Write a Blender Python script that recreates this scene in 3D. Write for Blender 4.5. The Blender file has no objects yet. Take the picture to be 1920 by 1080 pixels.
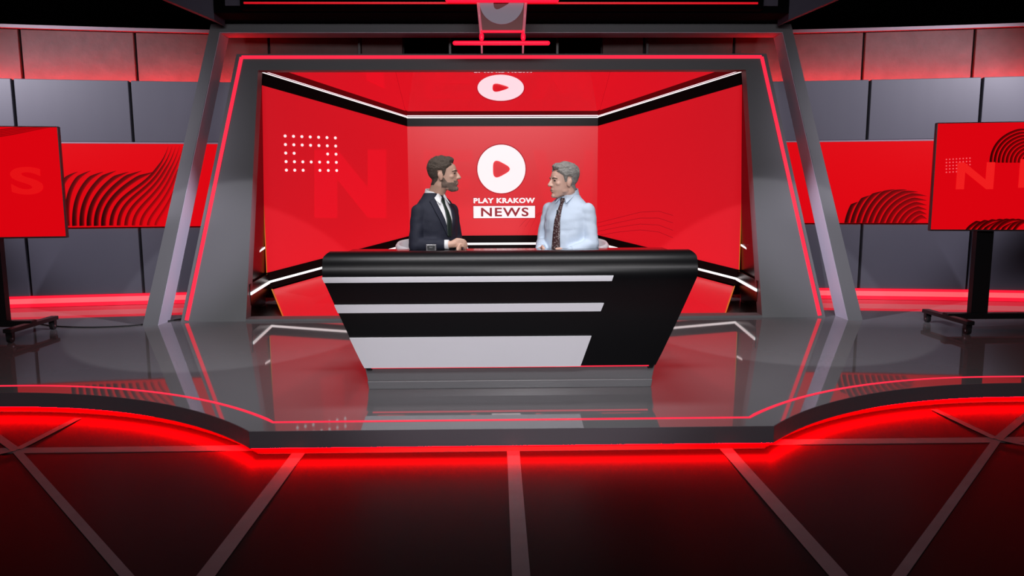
import bpy, bmesh, math, random
from mathutils import Vector, Matrix, noise
from mathutils.bvhtree import BVHTree
random.seed(4)
SC = bpy.context.scene
COL = SC.collection

# ------------------------------------------------------------------ camera
F, PITCH, YAW, ROLL, CX, CH = 1400.0, math.radians(7.45), math.radians(1.12), math.radians(-.245), -.078, 1.24
fw = Vector((math.sin(YAW)*math.cos(PITCH), math.cos(YAW)*math.cos(PITCH), -math.sin(PITCH)))
r0 = Vector((math.cos(YAW), -math.sin(YAW), 0)); u0 = r0.cross(fw)
rt = r0*math.cos(ROLL)+u0*math.sin(ROLL); up = -r0*math.sin(ROLL)+u0*math.cos(ROLL)
cam_d = bpy.data.cameras.new('camera'); cam = bpy.data.objects.new('camera', cam_d); COL.objects.link(cam)
M = Matrix((rt, up, -fw)).transposed().to_4x4(); M.translation = Vector((CX, 0, CH)); cam.matrix_world = M
cam_d.sensor_width = 36; cam_d.lens = F/1920*36; cam_d.clip_start = .05; cam_d.clip_end = 100
SC.camera = cam

# ------------------------------------------------------------------ world, exposure, studio lights
w = bpy.data.worlds.new('studio_world'); SC.world = w; w.use_nodes = True
w.node_tree.nodes['Background'].inputs[0].default_value = (.5, .5, .6, 1)
w.node_tree.nodes['Background'].inputs[1].default_value = .008
vs = SC.view_settings; vs.view_transform = 'Standard'; vs.look = 'None'; vs.exposure = 0; vs.gamma = 1; vs.use_curve_mapping = False
SC.cycles.max_bounces = 6; SC.cycles.sample_clamp_indirect = 4; SC.cycles.use_denoising = True

def area(name, loc, target, sx, sy, power, color=(1, 1, 1), spread=180):
    l = bpy.data.lights.new(name, 'AREA'); l.shape = 'RECTANGLE'; l.size = sx; l.size_y = sy; l.energy = power; l.color = color
    l.spread = math.radians(spread)
    o = bpy.data.objects.new(name, l); COL.objects.link(o); o.location = loc
    o.rotation_euler = (Vector(target)-Vector(loc)).to_track_quat('-Z', 'Y').to_euler(); return o
def spot(name, loc, target, power, angle, blend=.1, color=(1, 1, 1), size=.05):
    l = bpy.data.lights.new(name, 'SPOT'); l.energy = power; l.spot_size = math.radians(angle); l.spot_blend = blend
    l.color = color; l.shadow_soft_size = size
    o = bpy.data.objects.new(name, l); COL.objects.link(o); o.location = loc
    o.rotation_euler = (Vector(target)-Vector(loc)).to_track_quat('-Z', 'Y').to_euler(); return o
area('front_fill_light', (0, .2, 3.25), (0, 7.0, 1.3), 5, .7, 62, (1, .97, 1), 110)
area('desk_top_light', (0, 4.6, 4.4), (0, 5.0, 0), 3.0, .6, 14, (1, .98, 1), 60)
spot('desk_front_spot_light', (.3, -.6, 1.9), (0, 4.5, .35), 340, 27, .5, (.98, .97, 1), .2)
for s in (-1, 1):
    spot('pylon_spot_light', (s*1.4, 1.0, 4.3), (s*2.55, 7.1, .0), 520, 22.5, .06, (.97, .98, 1), .03)
    spot('portal_leg_spot_light', (-s*1.6, 5.6, 4.0), (s*3.2, 7.15, .75), 1300, 17, .9, (.9, .85, 1))
    spot('wall_wash_light', (s*6.2, 5.0, 3.4), (s*4.45, 8.2, 1.75), 640, 46, .5, (.92, .86, 1), .3)
    spot('presenter_spot_light', (s*1.6, 1.4, 3.9), (s*.2, 5.3, 1.1), 95, 24, .5, (1, .96, .92), .25)

# ------------------------------------------------------------------ pixel helper: where a line of sight meets a real plane
def ray(x, y): return (fw + rt*((x-960)/F) + up*((540-y)/F))
CO = Vector((CX, 0, CH))
def hit(x, y, p, n):
    d = ray(x, y); p = Vector(p); n = Vector(n); return CO + d*((p-CO).dot(n)/d.dot(n))
def atY(x, y, Y): return hit(x, y, (0, Y, 0), (0, 1, 0))
def atZ(x, y, Z): return hit(x, y, (0, 0, Z), (0, 0, 1))

# ------------------------------------------------------------------ materials
def mat(name, col, rough=.5, metal=0, emit=None, es=0, ior=1.5, bump=0, bscale=60, var=0, vscale=3, coat=0, attr=None, spec=.5):
    m = bpy.data.materials.new(name); m.use_nodes = True; nt = m.node_tree; b = nt.nodes['Principled BSDF']
    b.inputs['Base Color'].default_value = (*col, 1); b.inputs['Roughness'].default_value = rough
    b.inputs['Metallic'].default_value = metal; b.inputs['IOR'].default_value = ior; b.inputs['Coat Weight'].default_value = coat
    b.inputs['Specular IOR Level'].default_value = spec
    if emit: b.inputs['Emission Color'].default_value = (*emit, 1); b.inputs['Emission Strength'].default_value = es
    tc = nt.nodes.new('ShaderNodeTexCoord')
    if var:
        n = nt.nodes.new('ShaderNodeTexNoise'); n.inputs['Scale'].default_value = vscale; n.inputs['Detail'].default_value = 6
        nt.links.new(tc.outputs['Object'], n.inputs['Vector'])
        mx = nt.nodes.new('ShaderNodeMix'); mx.data_type = 'RGBA'
        mx.inputs[6].default_value = (*[c*(1-var) for c in col], 1); mx.inputs[7].default_value = (*[min(1, c*(1+var)) for c in col], 1)
        nt.links.new(n.outputs['Fac'], mx.inputs[0]); nt.links.new(mx.outputs[2], b.inputs['Base Color'])
    if bump:
        n2 = nt.nodes.new('ShaderNodeTexNoise'); n2.inputs['Scale'].default_value = bscale; n2.inputs['Detail'].default_value = 4
        nt.links.new(tc.outputs['Object'], n2.inputs['Vector'])
        bp = nt.nodes.new('ShaderNodeBump'); bp.inputs['Strength'].default_value = bump; bp.inputs['Distance'].default_value = .01
        nt.links.new(n2.outputs['Fac'], bp.inputs['Height']); nt.links.new(bp.outputs[0], b.inputs['Normal'])
    if attr:
        a = nt.nodes.new('ShaderNodeVertexColor'); a.layer_name = attr
        nt.links.new(a.outputs['Color'], b.inputs['Emission Color']); b.inputs['Emission Strength'].default_value = es
    return m
RED = (.80, .0012, .010)
MT = dict(
 black=mat('black_studio_drape', (.0015, .0015, .002), .9, bump=.2, spec=.05),
 lowfloor=mat('black_gloss_floor', (.006, .0045, .005), .34, var=.3, vscale=2, ior=1.33, spec=.08),
 tape=mat('grey_floor_tape', (.10, .08, .09), .55, var=.25, vscale=9),
 deck=mat('grey_gloss_deck', (.19, .186, .195), .035, ior=1.75, var=.06, vscale=1.2),
 fascia=mat('grey_deck_fascia', (.10, .082, .096), .4, var=.05),
 portal=mat('grey_portal_paint', (.165, .165, .175), .45, var=.04, vscale=2),
 reveal=mat('lit_lilac_reveal', (.50, .46, .56), .4, var=.04),  # paler than the frame paint: light on the inner faces put into colour
 panel=mat('blue_grey_wall_panel', (.115, .115, .145), .42, var=.08, vscale=1.5),
 plaster=mat('brown_grey_plaster_panel', (.115, .072, .070), .7, bump=.6, bscale=14, var=.3, vscale=7),
 seam=mat('dark_seam_backing', (.01, .008, .012), .7, var=.1),
 trim=mat('lilac_edge_trim', (.32, .27, .33), .4, var=.05),
 toe=mat('dark_toe_kick', (.05, .04, .04), .6, var=.1),
 redled=mat('red_led_line', (.15, .003, .006), .4, emit=(1, .020, .055), es=1.25),
 redglow=mat('red_led_strip', (.6, .0, .0), .5, emit=(1, .0, .001), es=105.0),
 uplight=mat('red_uplight_strip', (.6, .0, .0), .5, emit=(1, .0005, .001), es=44.0),
 pinkled=mat('pink_light_box', (.6, .1, .12), .4, emit=(1, .12, .14), es=.85),
 pinkled2=mat('red_light_box_edge', (.6, .02, .04), .4, emit=(1, .006, .03), es=1.0),
 redwall=mat('red_glowing_wall', (.66, .035, .050), .32, emit=RED, es=.54, var=.05, vscale=.8),  # red base plus an even red emission
 redceil=mat('red_mirror_ceiling', (.88, .80, .86), .02, metal=1, emit=RED, es=.10),  # faint red emission added as the wash of light on the mirror
 band=mat('black_gloss_band', (.008, .006, .006), .25, var=.1, spec=.12),
 white=mat('white_light_line', (.9, .9, .9), .4, emit=(1, 1, 1), es=1.0),
 logo=mat('white_logo_panel', (.8, .8, .8), .4, emit=(1, .98, 1), es=.75),
 logored=mat('dark_red_lettering', (.25, .006, .02), .4, emit=(.22, .004, .012), es=.8),
 deepred=mat('deep_red_logo_outline', (.3, .006, .015), .5, emit=(.30, .003, .010), es=.8),  # print colour of the logo outlines and contour lines
 ghost=mat('faint_red_lettering', (.66, .025, .045), .4, emit=(1.0, .002, .013), es=.56),
 ghost2=mat('fainter_red_lettering', (.66, .033, .05), .35, emit=(.88, .0013, .011), es=.535),
 screen=mat('red_screen', (.1, .002, .002), .2, emit=(.80, .0006, .005), es=.85),
 screen2=mat('red_screen_letter', (.1, .002, .002), .2, emit=(1, .014, .014), es=.85),
 screen3=mat('faint_screen_letter', (.1, .002, .002), .2, emit=(.90, .006, .008), es=.85),
 wave=mat('screen_wave', (.02, .0, .0), .25, attr='Col', es=.85),
 orange=mat('orange_panel_edge', (.8, .25, .03), .5, emit=(.7, .2, .02), es=.4),
 deskblack=mat('black_satin_desk', (.005, .005, .006), .33, var=.1, ior=1.45, spec=.38),
 desktop=mat('black_gloss_worktop', (.01, .008, .009), .12, var=.1, ior=1.6),
 deskwhite=mat('white_desk_panel', (.80, .79, .84), .35, emit=(.9, .88, 1), es=.10, var=.02),
 plinth=mat('grey_plinth', (.17, .17, .18), .3, var=.05),
 frost=mat('frosted_grey_block', (.28, .25, .27), .25, var=.2, vscale=20),
 blackpl=mat('black_plastic', (.010, .010, .012), .35, var=.1),
 blackmt=mat('black_powder_metal', (.014, .014, .016), .4, metal=.3, var=.1),
 chrome=mat('grey_metal', (.5, .5, .52), .25, metal=1, var=.05),
 bezel=mat('grey_screen_bezel', (.05, .045, .05), .35, var=.05),
 rubber=mat('black_rubber', (.008, .008, .009), .6, var=.1),
 neon=mat('red_neon_tube', (.6, .01, .03), .3, emit=(1, .006, .035), es=1.25),
 neoncore=mat('pink_pipe', (.55, .22, .28), .25, emit=(.9, .18, .26), es=.28),
 signred=mat('dark_red_sign_board', (.03, .001, .002), .4, emit=(.09, .001, .002), es=.6),
 signgrey=mat('grey_sign_ring', (.30, .27, .33), .5, emit=(.3, .26, .34), es=.22),
 dimled=mat('dim_red_led_line', (.5, .0, .01), .4, emit=(.75, .004, .012), es=.8),
 truss=mat('dark_purple_canopy', (.06, .05, .08), .5, var=.1),
 chairwhite=mat('white_chair_shell', (.75, .70, .74), .35, var=.03),
 skin1=mat('warm_skin', (.60, .36, .27), .5, var=.08, vscale=25),
 skin2=mat('rosy_skin', (.70, .43, .34), .5, var=.08, vscale=25),
 hair1=mat('brown_hair', (.105, .078, .06), .7, bump=1, bscale=220, var=.5, vscale=60),
 hair2=mat('grey_hair', (.36, .34, .32), .7, bump=1, bscale=220, var=.45, vscale=45),
 beard=mat('grizzled_beard', (.27, .19, .15), .8, bump=1, bscale=300, var=.5, vscale=70),
 lips=mat('lip_skin', (.42, .17, .14), .5, var=.05),
 eye=mat('dark_eye', (.03, .02, .018), .2, var=.05),
 brow=mat('dark_eyebrow', (.06, .04, .03), .8, var=.2),
 navy=mat('navy_suit_wool', (.010, .012, .028), .75, bump=.3, bscale=300, var=.15, vscale=8),
 shirtwhite=mat('white_shirt_cotton', (.82, .82, .84), .7, var=.02),
 shirtblue=mat('pale_blue_shirt_cotton', (.56, .66, .80), .7, bump=.5, bscale=9, var=.05, vscale=6),
 tiegreen=mat('dark_green_tie', (.008, .018, .013), .5, var=.2),
 trouser=mat('charcoal_trouser', (.02, .02, .024), .8, var=.1),
 shoe=mat('black_leather', (.01, .01, .01), .3, var=.1),
)
def tie_pattern():
    m = mat('brown_patterned_tie', (.08, .04, .04), .5); nt = m.node_tree; b = nt.nodes['Principled BSDF']
    v = nt.nodes.new('ShaderNodeTexVoronoi'); v.inputs['Scale'].default_value = 75
    tc = nt.nodes.new('ShaderNodeTexCoord'); nt.links.new(tc.outputs['Object'], v.inputs['Vector'])
    cr = nt.nodes.new('ShaderNodeValToRGB'); cr.color_ramp.elements[0].color = (.32, .28, .28, 1); cr.color_ramp.elements[0].position = .2
    cr.color_ramp.elements[1].color = (.055, .022, .024, 1); cr.color_ramp.elements[1].position = .42
    nt.links.new(v.outputs['Distance'], cr.inputs[0]); nt.links.new(cr.outputs[0], b.inputs['Base Color']); return m
MT['tiebrown'] = tie_pattern()

# ------------------------------------------------------------------ object helpers
def empty(name, loc, label, cat, group=None, kind=None):
    o = bpy.data.objects.new(name, None); COL.objects.link(o); o.location = loc; o.empty_display_size = .1
    o['label'] = label; o['category'] = cat
    if group: o['group'] = group
    if kind: o['kind'] = kind
    return o
def tag(o, label, cat, group=None, kind=None):
    o['label'] = label; o['category'] = cat
    if group: o['group'] = group
    if kind: o['kind'] = kind
    return o
def link(name, me, m, parent=None, smooth=False):
    o = bpy.data.objects.new(name, me); COL.objects.link(o)
    if m is not None:
        for x in (m if isinstance(m, (list, tuple)) else [m]): me.materials.append(MT[x])
    if smooth:
        for p in me.polygons: p.use_smooth = True
    if parent:
        o.parent = parent; o.matrix_parent_inverse = PINV(parent)
    return o
def PINV(p):
    mw = Matrix.Identity(4); chain = []
    q = p
    while q: chain.append(q); q = q.parent
    for q in reversed(chain): mw = mw @ (q.matrix_parent_inverse if q.parent else Matrix.Identity(4)) @ q.matrix_basis
    return mw.inverted()
def pydata(name, v, f, m, parent=None, smooth=False, mi=None):
    me = bpy.data.meshes.new(name); me.from_pydata([tuple(a) for a in v], [], f); me.validate()
    bm = bmesh.new(); bm.from_mesh(me); bmesh.ops.recalc_face_normals(bm, faces=bm.faces); bm.to_mesh(me); bm.free()
    o = link(name, me, m, parent, smooth)
    if mi:
        for p, k in zip(me.polygons, mi): p.material_index = k
    me.update(); return o
class MB:
    def __init__(s): s.v = []; s.f = []; s.mi = []; s.k = 0
    def add(s, v, f):
        b = len(s.v); s.v += [Vector(a) for a in v]; s.f += [[i+b for i in q] for q in f]; s.mi += [s.k]*len(f); return s
    def box(s, a, b):
        (x0, y0, z0), (x1, y1, z1) = a, b
        return s.hexa([(x0, y0, z0), (x1, y0, z0), (x1, y0, z1), (x0, y0, z1)], [(x0, y1, z0), (x1, y1, z0), (x1, y1, z1), (x0, y1, z1)])
    def hexa(s, fr, bk): return s.loft([fr, bk])
    def prism(s, pts, vec):
        pts = [Vector(p) for p in pts]; vec = Vector(vec); return s.loft([pts, [p+vec for p in pts]])
    def loft(s, rings, caps=True, closed=False):
        n = len(rings[0]); v = [p for r in rings for p in r]; f = []
        m = len(rings)
        for i in range(m if closed else m-1):
            for j in range(n):
                a, b = i*n+j, i*n+(j+1) % n; c, d = ((i+1) % m)*n+(j+1) % n, ((i+1) % m)*n+j
                f.append([a, b, c, d])
        if caps and not closed: f.append(list(range(n))[::-1]); f.append([(m-1)*n+j for j in range(n)])
        return s.add(v, f)
    def tube(s, pts, r, n=12, sq=1.0, caps=True):
        pts = [Vector(p) for p in pts]; rs = r if isinstance(r, (list, tuple)) else [r]*len(pts); rings = []
        pn = None
        for i, p in enumerate(pts):
            t = (pts[min(i+1, len(pts)-1)]-pts[max(i-1, 0)]).normalized()
            if pn is None: a = Vector((0, 0, 1)) if abs(t.z) < .9 else Vector((1, 0, 0)); pn = (a-t*a.dot(t)).normalized()
            else: pn = (pn-t*pn.dot(t)).normalized()
            b = t.cross(pn)
            rings.append([p+(pn*math.cos(q)+b*math.sin(q)*sq)*rs[i] for q in [2*math.pi*k/n for k in range(n)]])
        return s.loft(rings, caps)
    def cap(s, a, b, ra, rb, n=14):     # rounded-end capsule
        a = Vector(a); b = Vector(b); t = (b-a).normalized(); P = []; R = []
        for k in range(5): q = math.pi/2*k/5; P.append(a-t*ra*math.cos(q)); R.append(max(ra*math.sin(q), .0005))
        P.append(a); R.append(ra); P.append(b); R.append(rb)
        for k in range(1, 6): q = math.pi/2*k/5; P.append(b+t*rb*math.sin(q)); R.append(max(rb*math.cos(q), .0005))
        return s.tube(P, R, n)
    def ell(s, c, r, n=20, m=12, rz=0):
        c = Vector(c); rings = []; R = Matrix.Rotation(rz, 3, 'Z')
        for i in range(m+1):
            q = math.pi*i/m; q = min(max(q, .02), math.pi-.02)
            rings.append([c+R@Vector((r[0]*math.sin(q)*math.cos(2*math.pi*k/n), r[1]*math.sin(q)*math.sin(2*math.pi*k/n), -r[2]*math.cos(q))) for k in range(n)])
        return s.loft(rings)
    def eloft(s, secs, n=28):     # sections (z, rx, ry, yc, xc)
        rings = []
        for z, rx, ry, *c in secs:
            yc = c[0] if c else 0; xc = c[1] if len(c) > 1 else 0
            rings.append([Vector((xc+rx*math.cos(2*math.pi*k/n), yc+ry*math.sin(2*math.pi*k/n), z)) for k in range(n)])
        return s.loft(rings)
    def build(s, name, m, parent=None, smooth=False):
        multi = isinstance(m, (list, tuple))
        return pydata(name, s.v, s.f, m, parent, smooth, s.mi if multi else None)
def bevel(o, w, seg=2):
    b = o.modifiers.new('bevel', 'BEVEL'); b.width = w; b.segments = seg; b.limit_method = 'ANGLE'; b.angle_limit = math.radians(40); return o
def evaluated(o):
    dg = bpy.context.evaluated_depsgraph_get(); dg.update(); return bpy.data.meshes.new_from_object(o.evaluated_get(dg))
def replace_mesh(o):
    me = evaluated(o); o.modifiers.clear(); old = o.data; o.data = me; bpy.data.meshes.remove(old); return o
def text_mesh(txt, size, bold=0.0, sx=1.0, extrude=.003, spacing=1.0):
    cu = bpy.data.curves.new('txt', 'FONT'); cu.body = txt; cu.size = size; cu.offset = bold; cu.extrude = extrude
    cu.align_x = 'CENTER'; cu.align_y = 'CENTER'; cu.space_character = spacing; cu.resolution_u = 6
    o = bpy.data.objects.new('txt', cu); COL.objects.link(o); me = evaluated(o); bpy.data.objects.remove(o)
    xs = [v.co.x for v in me.vertices]; ys = [v.co.y for v in me.vertices]
    cx, cy = (min(xs)+max(xs))/2, (min(ys)+max(ys))/2
    for v in me.vertices: v.co.x = (v.co.x-cx)*sx; v.co.y -= cy
    return me, (max(xs)-min(xs))*sx, max(ys)-min(ys)
def fit_text(name, txt, o, ux, uy, nrm, w, h, m, parent, bold=.0, spacing=1.0, th=.003):
    me, tw, thh = text_mesh(txt, 1.0, bold, 1, .5, spacing)
    ux = Vector(ux).normalized(); uy = Vector(uy).normalized(); nrm = Vector(nrm).normalized()
    for v in me.vertices:
        v.co = Vector(o)+ux*(v.co.x/tw*w)+uy*(v.co.y/thh*h)+nrm*((v.co.z+.5)*th)
    return link(name, me, m, parent)

# ================================================================== STUDIO SHELL
Z0 = -.14
def struct(name, mb, m, **k):
    o = mb.build(name, m); o['kind'] = 'structure'; return o
struct('floor', MB().box((-8, -3, Z0-.1), (8, 11, Z0)), 'lowfloor')
struct('ceiling', MB().box((-8, -3, 4.9), (8, 11, 5.0)), 'black')
struct('wall_back', MB().box((-8, 10.9, Z0), (8, 11, 4.9)), 'black')
struct('wall_left', MB().box((-8.1, -3, Z0), (-8, 11, 4.9)), 'black')
struct('wall_right', MB().box((8, -3, Z0), (8.1, 11, 4.9)), 'black')

# ================================================================== STAGE PLATFORM
def outline(off, n=26):
    # straight front edge and two concave side arcs; off moves the line back onto the deck
    pts = []; cx, cy, r = 3.2, 2.17, 2.44+off
    yf = 3.79+off*.92
    a0 = math.atan2(yf-cy, -math.sqrt(max(r*r-(yf-cy)**2, 0)))
    for k in range(n+1):
        a = a0+(math.pi/2-a0)*k/n; pts.append((cx+r*math.cos(a), cy+r*math.sin(a)))
    right = pts+[(6.9, cy+r)]
    return [(-x, y) for x, y in reversed(right)]+right
YB = 8.75
plat = empty('stage_platform', (0, 6, Z0), 'low glossy grey stage platform with curved side edges, standing on the black floor', 'stage')
ol = outline(0)
deck = MB().prism([(x, y, 0) for x, y in ol]+[(6.9, YB, 0), (-6.9, YB, 0)], (0, 0, -.012)).build('deck', 'deck', plat)
ot, ib = outline(-.004), outline(.05)
def ribbon(lo, z0, z1, th, m, name, parent):
    mb = MB(); n = len(lo); P = []
    for i, (x, y) in enumerate(lo):
        a = lo[max(i-1, 0)]; b = lo[min(i+1, n-1)]; t = Vector((b[0]-a[0], b[1]-a[1], 0)).normalized(); nn = Vector((-t.y, t.x, 0))
        p = Vector((x, y, 0)); P.append([p+Vector((0, 0, z0)), p+nn*th+Vector((0, 0, z0)), p+nn*th+Vector((0, 0, z1)), p+Vector((0, 0, z1))])
    return mb.loft(P).build(name, m, parent)
ribbon(ot, -.092, -.001, .03, 'fascia', 'fascia', plat)
ribbon(outline(.006), -.0965, -.0925, .032, 'redglow', 'led_strip', plat)
ribbon(ib, Z0, -.092, .02, 'toe', 'toe_kick', plat)
lo = outline(.15)
ribbon(lo, .0002, .003, .020, 'redled', 'light_line', plat)
sub = outline(.08)
MB().prism([(x, y, -.013) for x, y in sub]+[(6.85, YB, -.013), (-6.85, YB, -.013)], (0, 0, Z0+.014)).build('base', 'black', plat)

# tape on the black floor
def tape(a, b, w, label, dz=0):
    a = Vector((*a, Z0+.0004+dz)); b = Vector((*b, Z0+.0004+dz)); t = (b-a).normalized(); n = Vector((-t.y, t.x, 0))*w/2
    o = MB().prism([a-n, b-n, b+n, a+n], (0, 0, .0012)).build('floor_tape', 'tape')
    tag(o, label, 'tape', 'strips of grey tape on the black floor'); return o
tape((-4.4, 3.93), (4.4, 3.93), .085, 'long grey tape strip running across the black floor just in front of the platform')
def yarc(x): return 2.17+math.sqrt(2.44**2-(3.2-abs(x))**2) if abs(x) > 1.4 else 3.79
tape((0, .8), (0, 3.86), .066, 'grey tape strip on the middle of the black floor, pointing at the desk', .0013)
tape((-1.14, .8), (-1.14, 3.86), .068, 'grey tape strip left of the middle one, running to the platform edge', .0013)
tape((1.14, .8), (1.14, 3.86), .068, 'grey tape strip right of the middle one, running to the platform edge', .0013)
for s, nm in ((-1, 'left'), (1, 'right')):
    tape((s*2.68, 3.93), (s*.9, 2.0), .040, f'grey tape strip slanting from the {nm} star crossing down towards the middle of the floor', .0026)
    tape((s*2.68, 3.93), (s*2.66, 4.5), .045, f'short grey tape strip from the {nm} star crossing back to the curved platform', .0026)
    tape((s*2.68, 3.93), (s*3.3, 4.5), .045, f'short grey tape strip from the {nm} star crossing slanting outwards to the platform', .0039)
    tape((s*2.68, 3.93), (s*4.4, 2.1), .040, f'grey tape strip slanting outwards and forwards from the {nm} star crossing', .0052)

# ================================================================== CURVED PANEL WALLS
def WY(x): return 8.55-x*x/60
def wall_piece(mb, xa, xb, z0, z1, th=.04, fwd=0.0, n=6):
    rings = []
    for k in range(n+1):
        x = xa+(xb-xa)*k/n; y = WY(x)-fwd
        rings.append([(x, y, z0), (x, y+th, z0), (x, y+th, z1), (x, y, z1)])
    return mb.loft(rings)
g = .014
for s, nm in ((-1, 'left'), (1, 'right')):
    W = empty('panel_wall', (s*4.5, WY(4.5), 0), f'curved wall of blue-grey and brown panels behind the {nm} screen', 'wall')
    wall_piece(MB(), s*2.72, s*6.8, 0, 2.412, .006, -.042, 14).build('backing', 'seam', W)
    wall_piece(MB(), s*2.72, s*6.8, 2.3, 2.95, .03, -.26, 14).build('backing', 'seam', W)
    wall_piece(MB(), s*1.12, s*2.72, 2.62, 2.95, .03, -.26, 6).build('backing', 'seam', W)
    seams = [2.72, 4.0, 5.13, 6.25, 6.8]
    for a, b in zip(seams, seams[1:]):
        a1 = s*(a+g); b1 = s*(b-g)
        bevel(wall_piece(MB(), a1, b1, 1.775, 2.42).build('panel', 'panel', W), .006)
        bevel(wall_piece(MB(), a1, b1, .125, .85).build('panel', 'panel', W), .006)
    for a, b, z in ((1.12, 1.6, 2.6), (1.6, 2.6, 2.6), (2.6, 4.0, 2.36), (4.0, 5.13, 2.36), (5.13, 6.25, 2.36), (6.25, 6.8, 2.36)):
        bevel(wall_piece(MB(), s*(a+g), s*(b-g), z, 2.955, .04, -.19).build('plaster_panel', 'plaster', W), .006)
    wall_piece(MB(), s*2.72, s*6.8, 2.375, 2.385, .05, -.05, 14).build('uplight_strip', 'uplight', W)
    wall_piece(MB(), s*2.4, s*6.8, 2.96, 2.995, .12, -.14, 14).build('top_trim', 'trim', W)
    wall_piece(MB(), s*2.72, s*6.8, 1.757, 1.773, .06, .012, 14).build('edge_trim', 'trim', W)
    wall_piece(MB(), s*2.72, s*6.8, .100, .124, .05, .02, 14).build('light_box_rim', 'pinkled2', W)
    wall_piece(MB(), s*2.72, s*6.8, .045, .100, .05, .018, 14).build('light_box', 'pinkled', W)
    wall_piece(MB(), s*2.72, s*6.8, .005, .045, .05, .02, 14).build('light_box_rim', 'pinkled2', W)

# thin posts in the dark gap over the middle portal
for x, lb in ((-1.6, 'outer left'), (-.59, 'inner left'), (.61, 'inner right'), (1.62, 'outer right')):
    o = MB().box((x-.012, 8.62, 2.66), (x+.012, 8.66, 4.9)).build('hanging_rod', 'bezel')
    tag(o, f'thin grey rod hanging in the dark gap above the inner portal, the {lb} one', 'rod', 'thin rods above the portal')

# ---- flat screens with the wave artwork
def wave_mesh(name, strips, mapf, parent, n=22):
    """strips: (curve points p0..p3 in artwork units, width0, width1, dark0, dark1); mapf gives the 3D point on the screen face"""
    v = []; f = []; cols = []
    hi = (.80, .0006, .005)
    for k, (P, w0, w1, dark, *te) in enumerate(strips):
        base = len(v); P = [Vector((*p, 0)) for p in P]
        for i in range(n+1):
            t0 = i/n; t = t0*(te[0] if te else 1); q = 1-t
            c = P[0]*q**3+P[1]*3*q*q*t+P[2]*3*q*t*t+P[3]*t**3
            d = (P[1]-P[0])*3*q*q+(P[2]-P[1])*6*q*t+(P[3]-P[2])*3*t*t; d = d.normalized(); nn = Vector((-d.y, d.x, 0))
            w_ = (w0+(w1-w0)*t)*1.12
            if t0 > .8: w_ *= (1-t0)/.2+.02
            fade = 1-dark*(1-.22*t)
            for j, cc in enumerate((1.3, .15+.7*fade, fade*.7, fade*.4+.005)):
                p = c+nn*w_*(j/3.0)*(-1)
                v.append(mapf(p.x, p.y, .0010+.0004*(k % 3))); m = min(1, cc) if j else min(1.25, 1+.25*dark)
                cols.append((hi[0]*m, hi[1]*m, hi[2]*m, 1))
        for i in range(n):
            for j in range(3):
                a = base+i*4+j; f.append([a, a+1, a+5, a+4])
    me = bpy.data.meshes.new(name); me.from_pydata([tuple(a) for a in v], [], f)
    ca = me.color_attributes.new('Col', 'FLOAT_COLOR', 'POINT')
    for i, c in enumerate(cols): ca.data[i].color = c
    return link(name, me, 'wave', parent)

for s, nm in ((-1, 'left'), (1, 'right')):
    S = empty('led_screen', (s*4.5, WY(4.5)-.02, .86), f'long curved red LED screen with dark wave artwork, set in the {nm} panel wall', 'screen')
    wall_piece(MB(), s*2.72, s*6.8, .862, 1.755, .05, .02, 16).build('screen_face', 'screen', S)
    def mp(px, py, off, s=s):
        d = ray(px, py); P = CO+d*(8.3/d.y)
        for _ in range(4): P = CO+d*((WY(P.x)-.02-.003-off*1.2)/d.y)
        P.z = min(max(P.z, .864), 1.752)
        return P
    st = []
    if s < 0:
        for i in range(14):
            bx = 120+i*13.5; q = i/13
            if i < 7: P_ = ((bx, 423), (bx-3, 385-i*1.5), (108+i*23, 346), (146+i*24, 322-(i % 2)*2)); wa, wb, dk_ = 10.5, 8, .98
            else: P_ = ((bx, 423), (bx+2, 352+(i-7)*9), (296+(i-7)*6, 366+(i-7)*3), (316+(i-7)*7, 273)); wa, wb, dk_ = 9-(i-7)*.6, 5, .93-.11*(i-7)
            st.append((P_, wa, wb, dk_))
    else:
        for i in range(12):
            rx, ry = 146-11*i, 112-8.6*i; cx_, cy_ = 1738, 428
            st.append((((cx_-rx, cy_-2), (cx_-rx+6, cy_-.5*ry), (cx_-.62*rx, cy_-ry), (cx_, cy_-ry)), 9, 8, .97-.035*i, min(1, .30+.12*i)))
    wave_mesh('wave_artwork', st, mp, S)

# ================================================================== PORTALS
def leanpt(x, z, y0, k, off=0): return Vector((x, y0+k*z-off, z))
# outer portal: slim frame
OP = empty('outer_portal', (0, 6.95, 0), 'slim grey outer portal frame leaning back around the wide portal with the red light line', 'portal frame')
OUT = [(-3.40, 0), (-3.048, 2.975), (3.048, 2.975), (3.40, 0)]
INN = [(-3.262, 0), (-2.952, 2.885), (2.952, 2.885), (3.262, 0)]
def op(p, off=0): return leanpt(p[0], p[1], 6.95, .40, off)
D = Vector((0, .26, 0))
def leg(a, b, name):
    # a, b: pairs (outer, inner) bottom and top
    o1, i1, i2, o2 = op(a[0]), op(a[1]), op(b[1]), op(b[0])
    mb = MB(); mb.prism([o1, i1, i2, o2], D)
    ob = mb.build(name, ['portal', 'reveal'], OP)
    return ob
for s, k in ((0, 0), (1, 3)):
    leg((OUT[k], INN[k]), (OUT[1 if k == 0 else 2], INN[1 if k == 0 else 2]), 'portal_leg')
MB().prism([op(OUT[1]), op(INN[1]), op(INN[2]), op(OUT[2])], D).build('top_beam', 'portal', OP)
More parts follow.
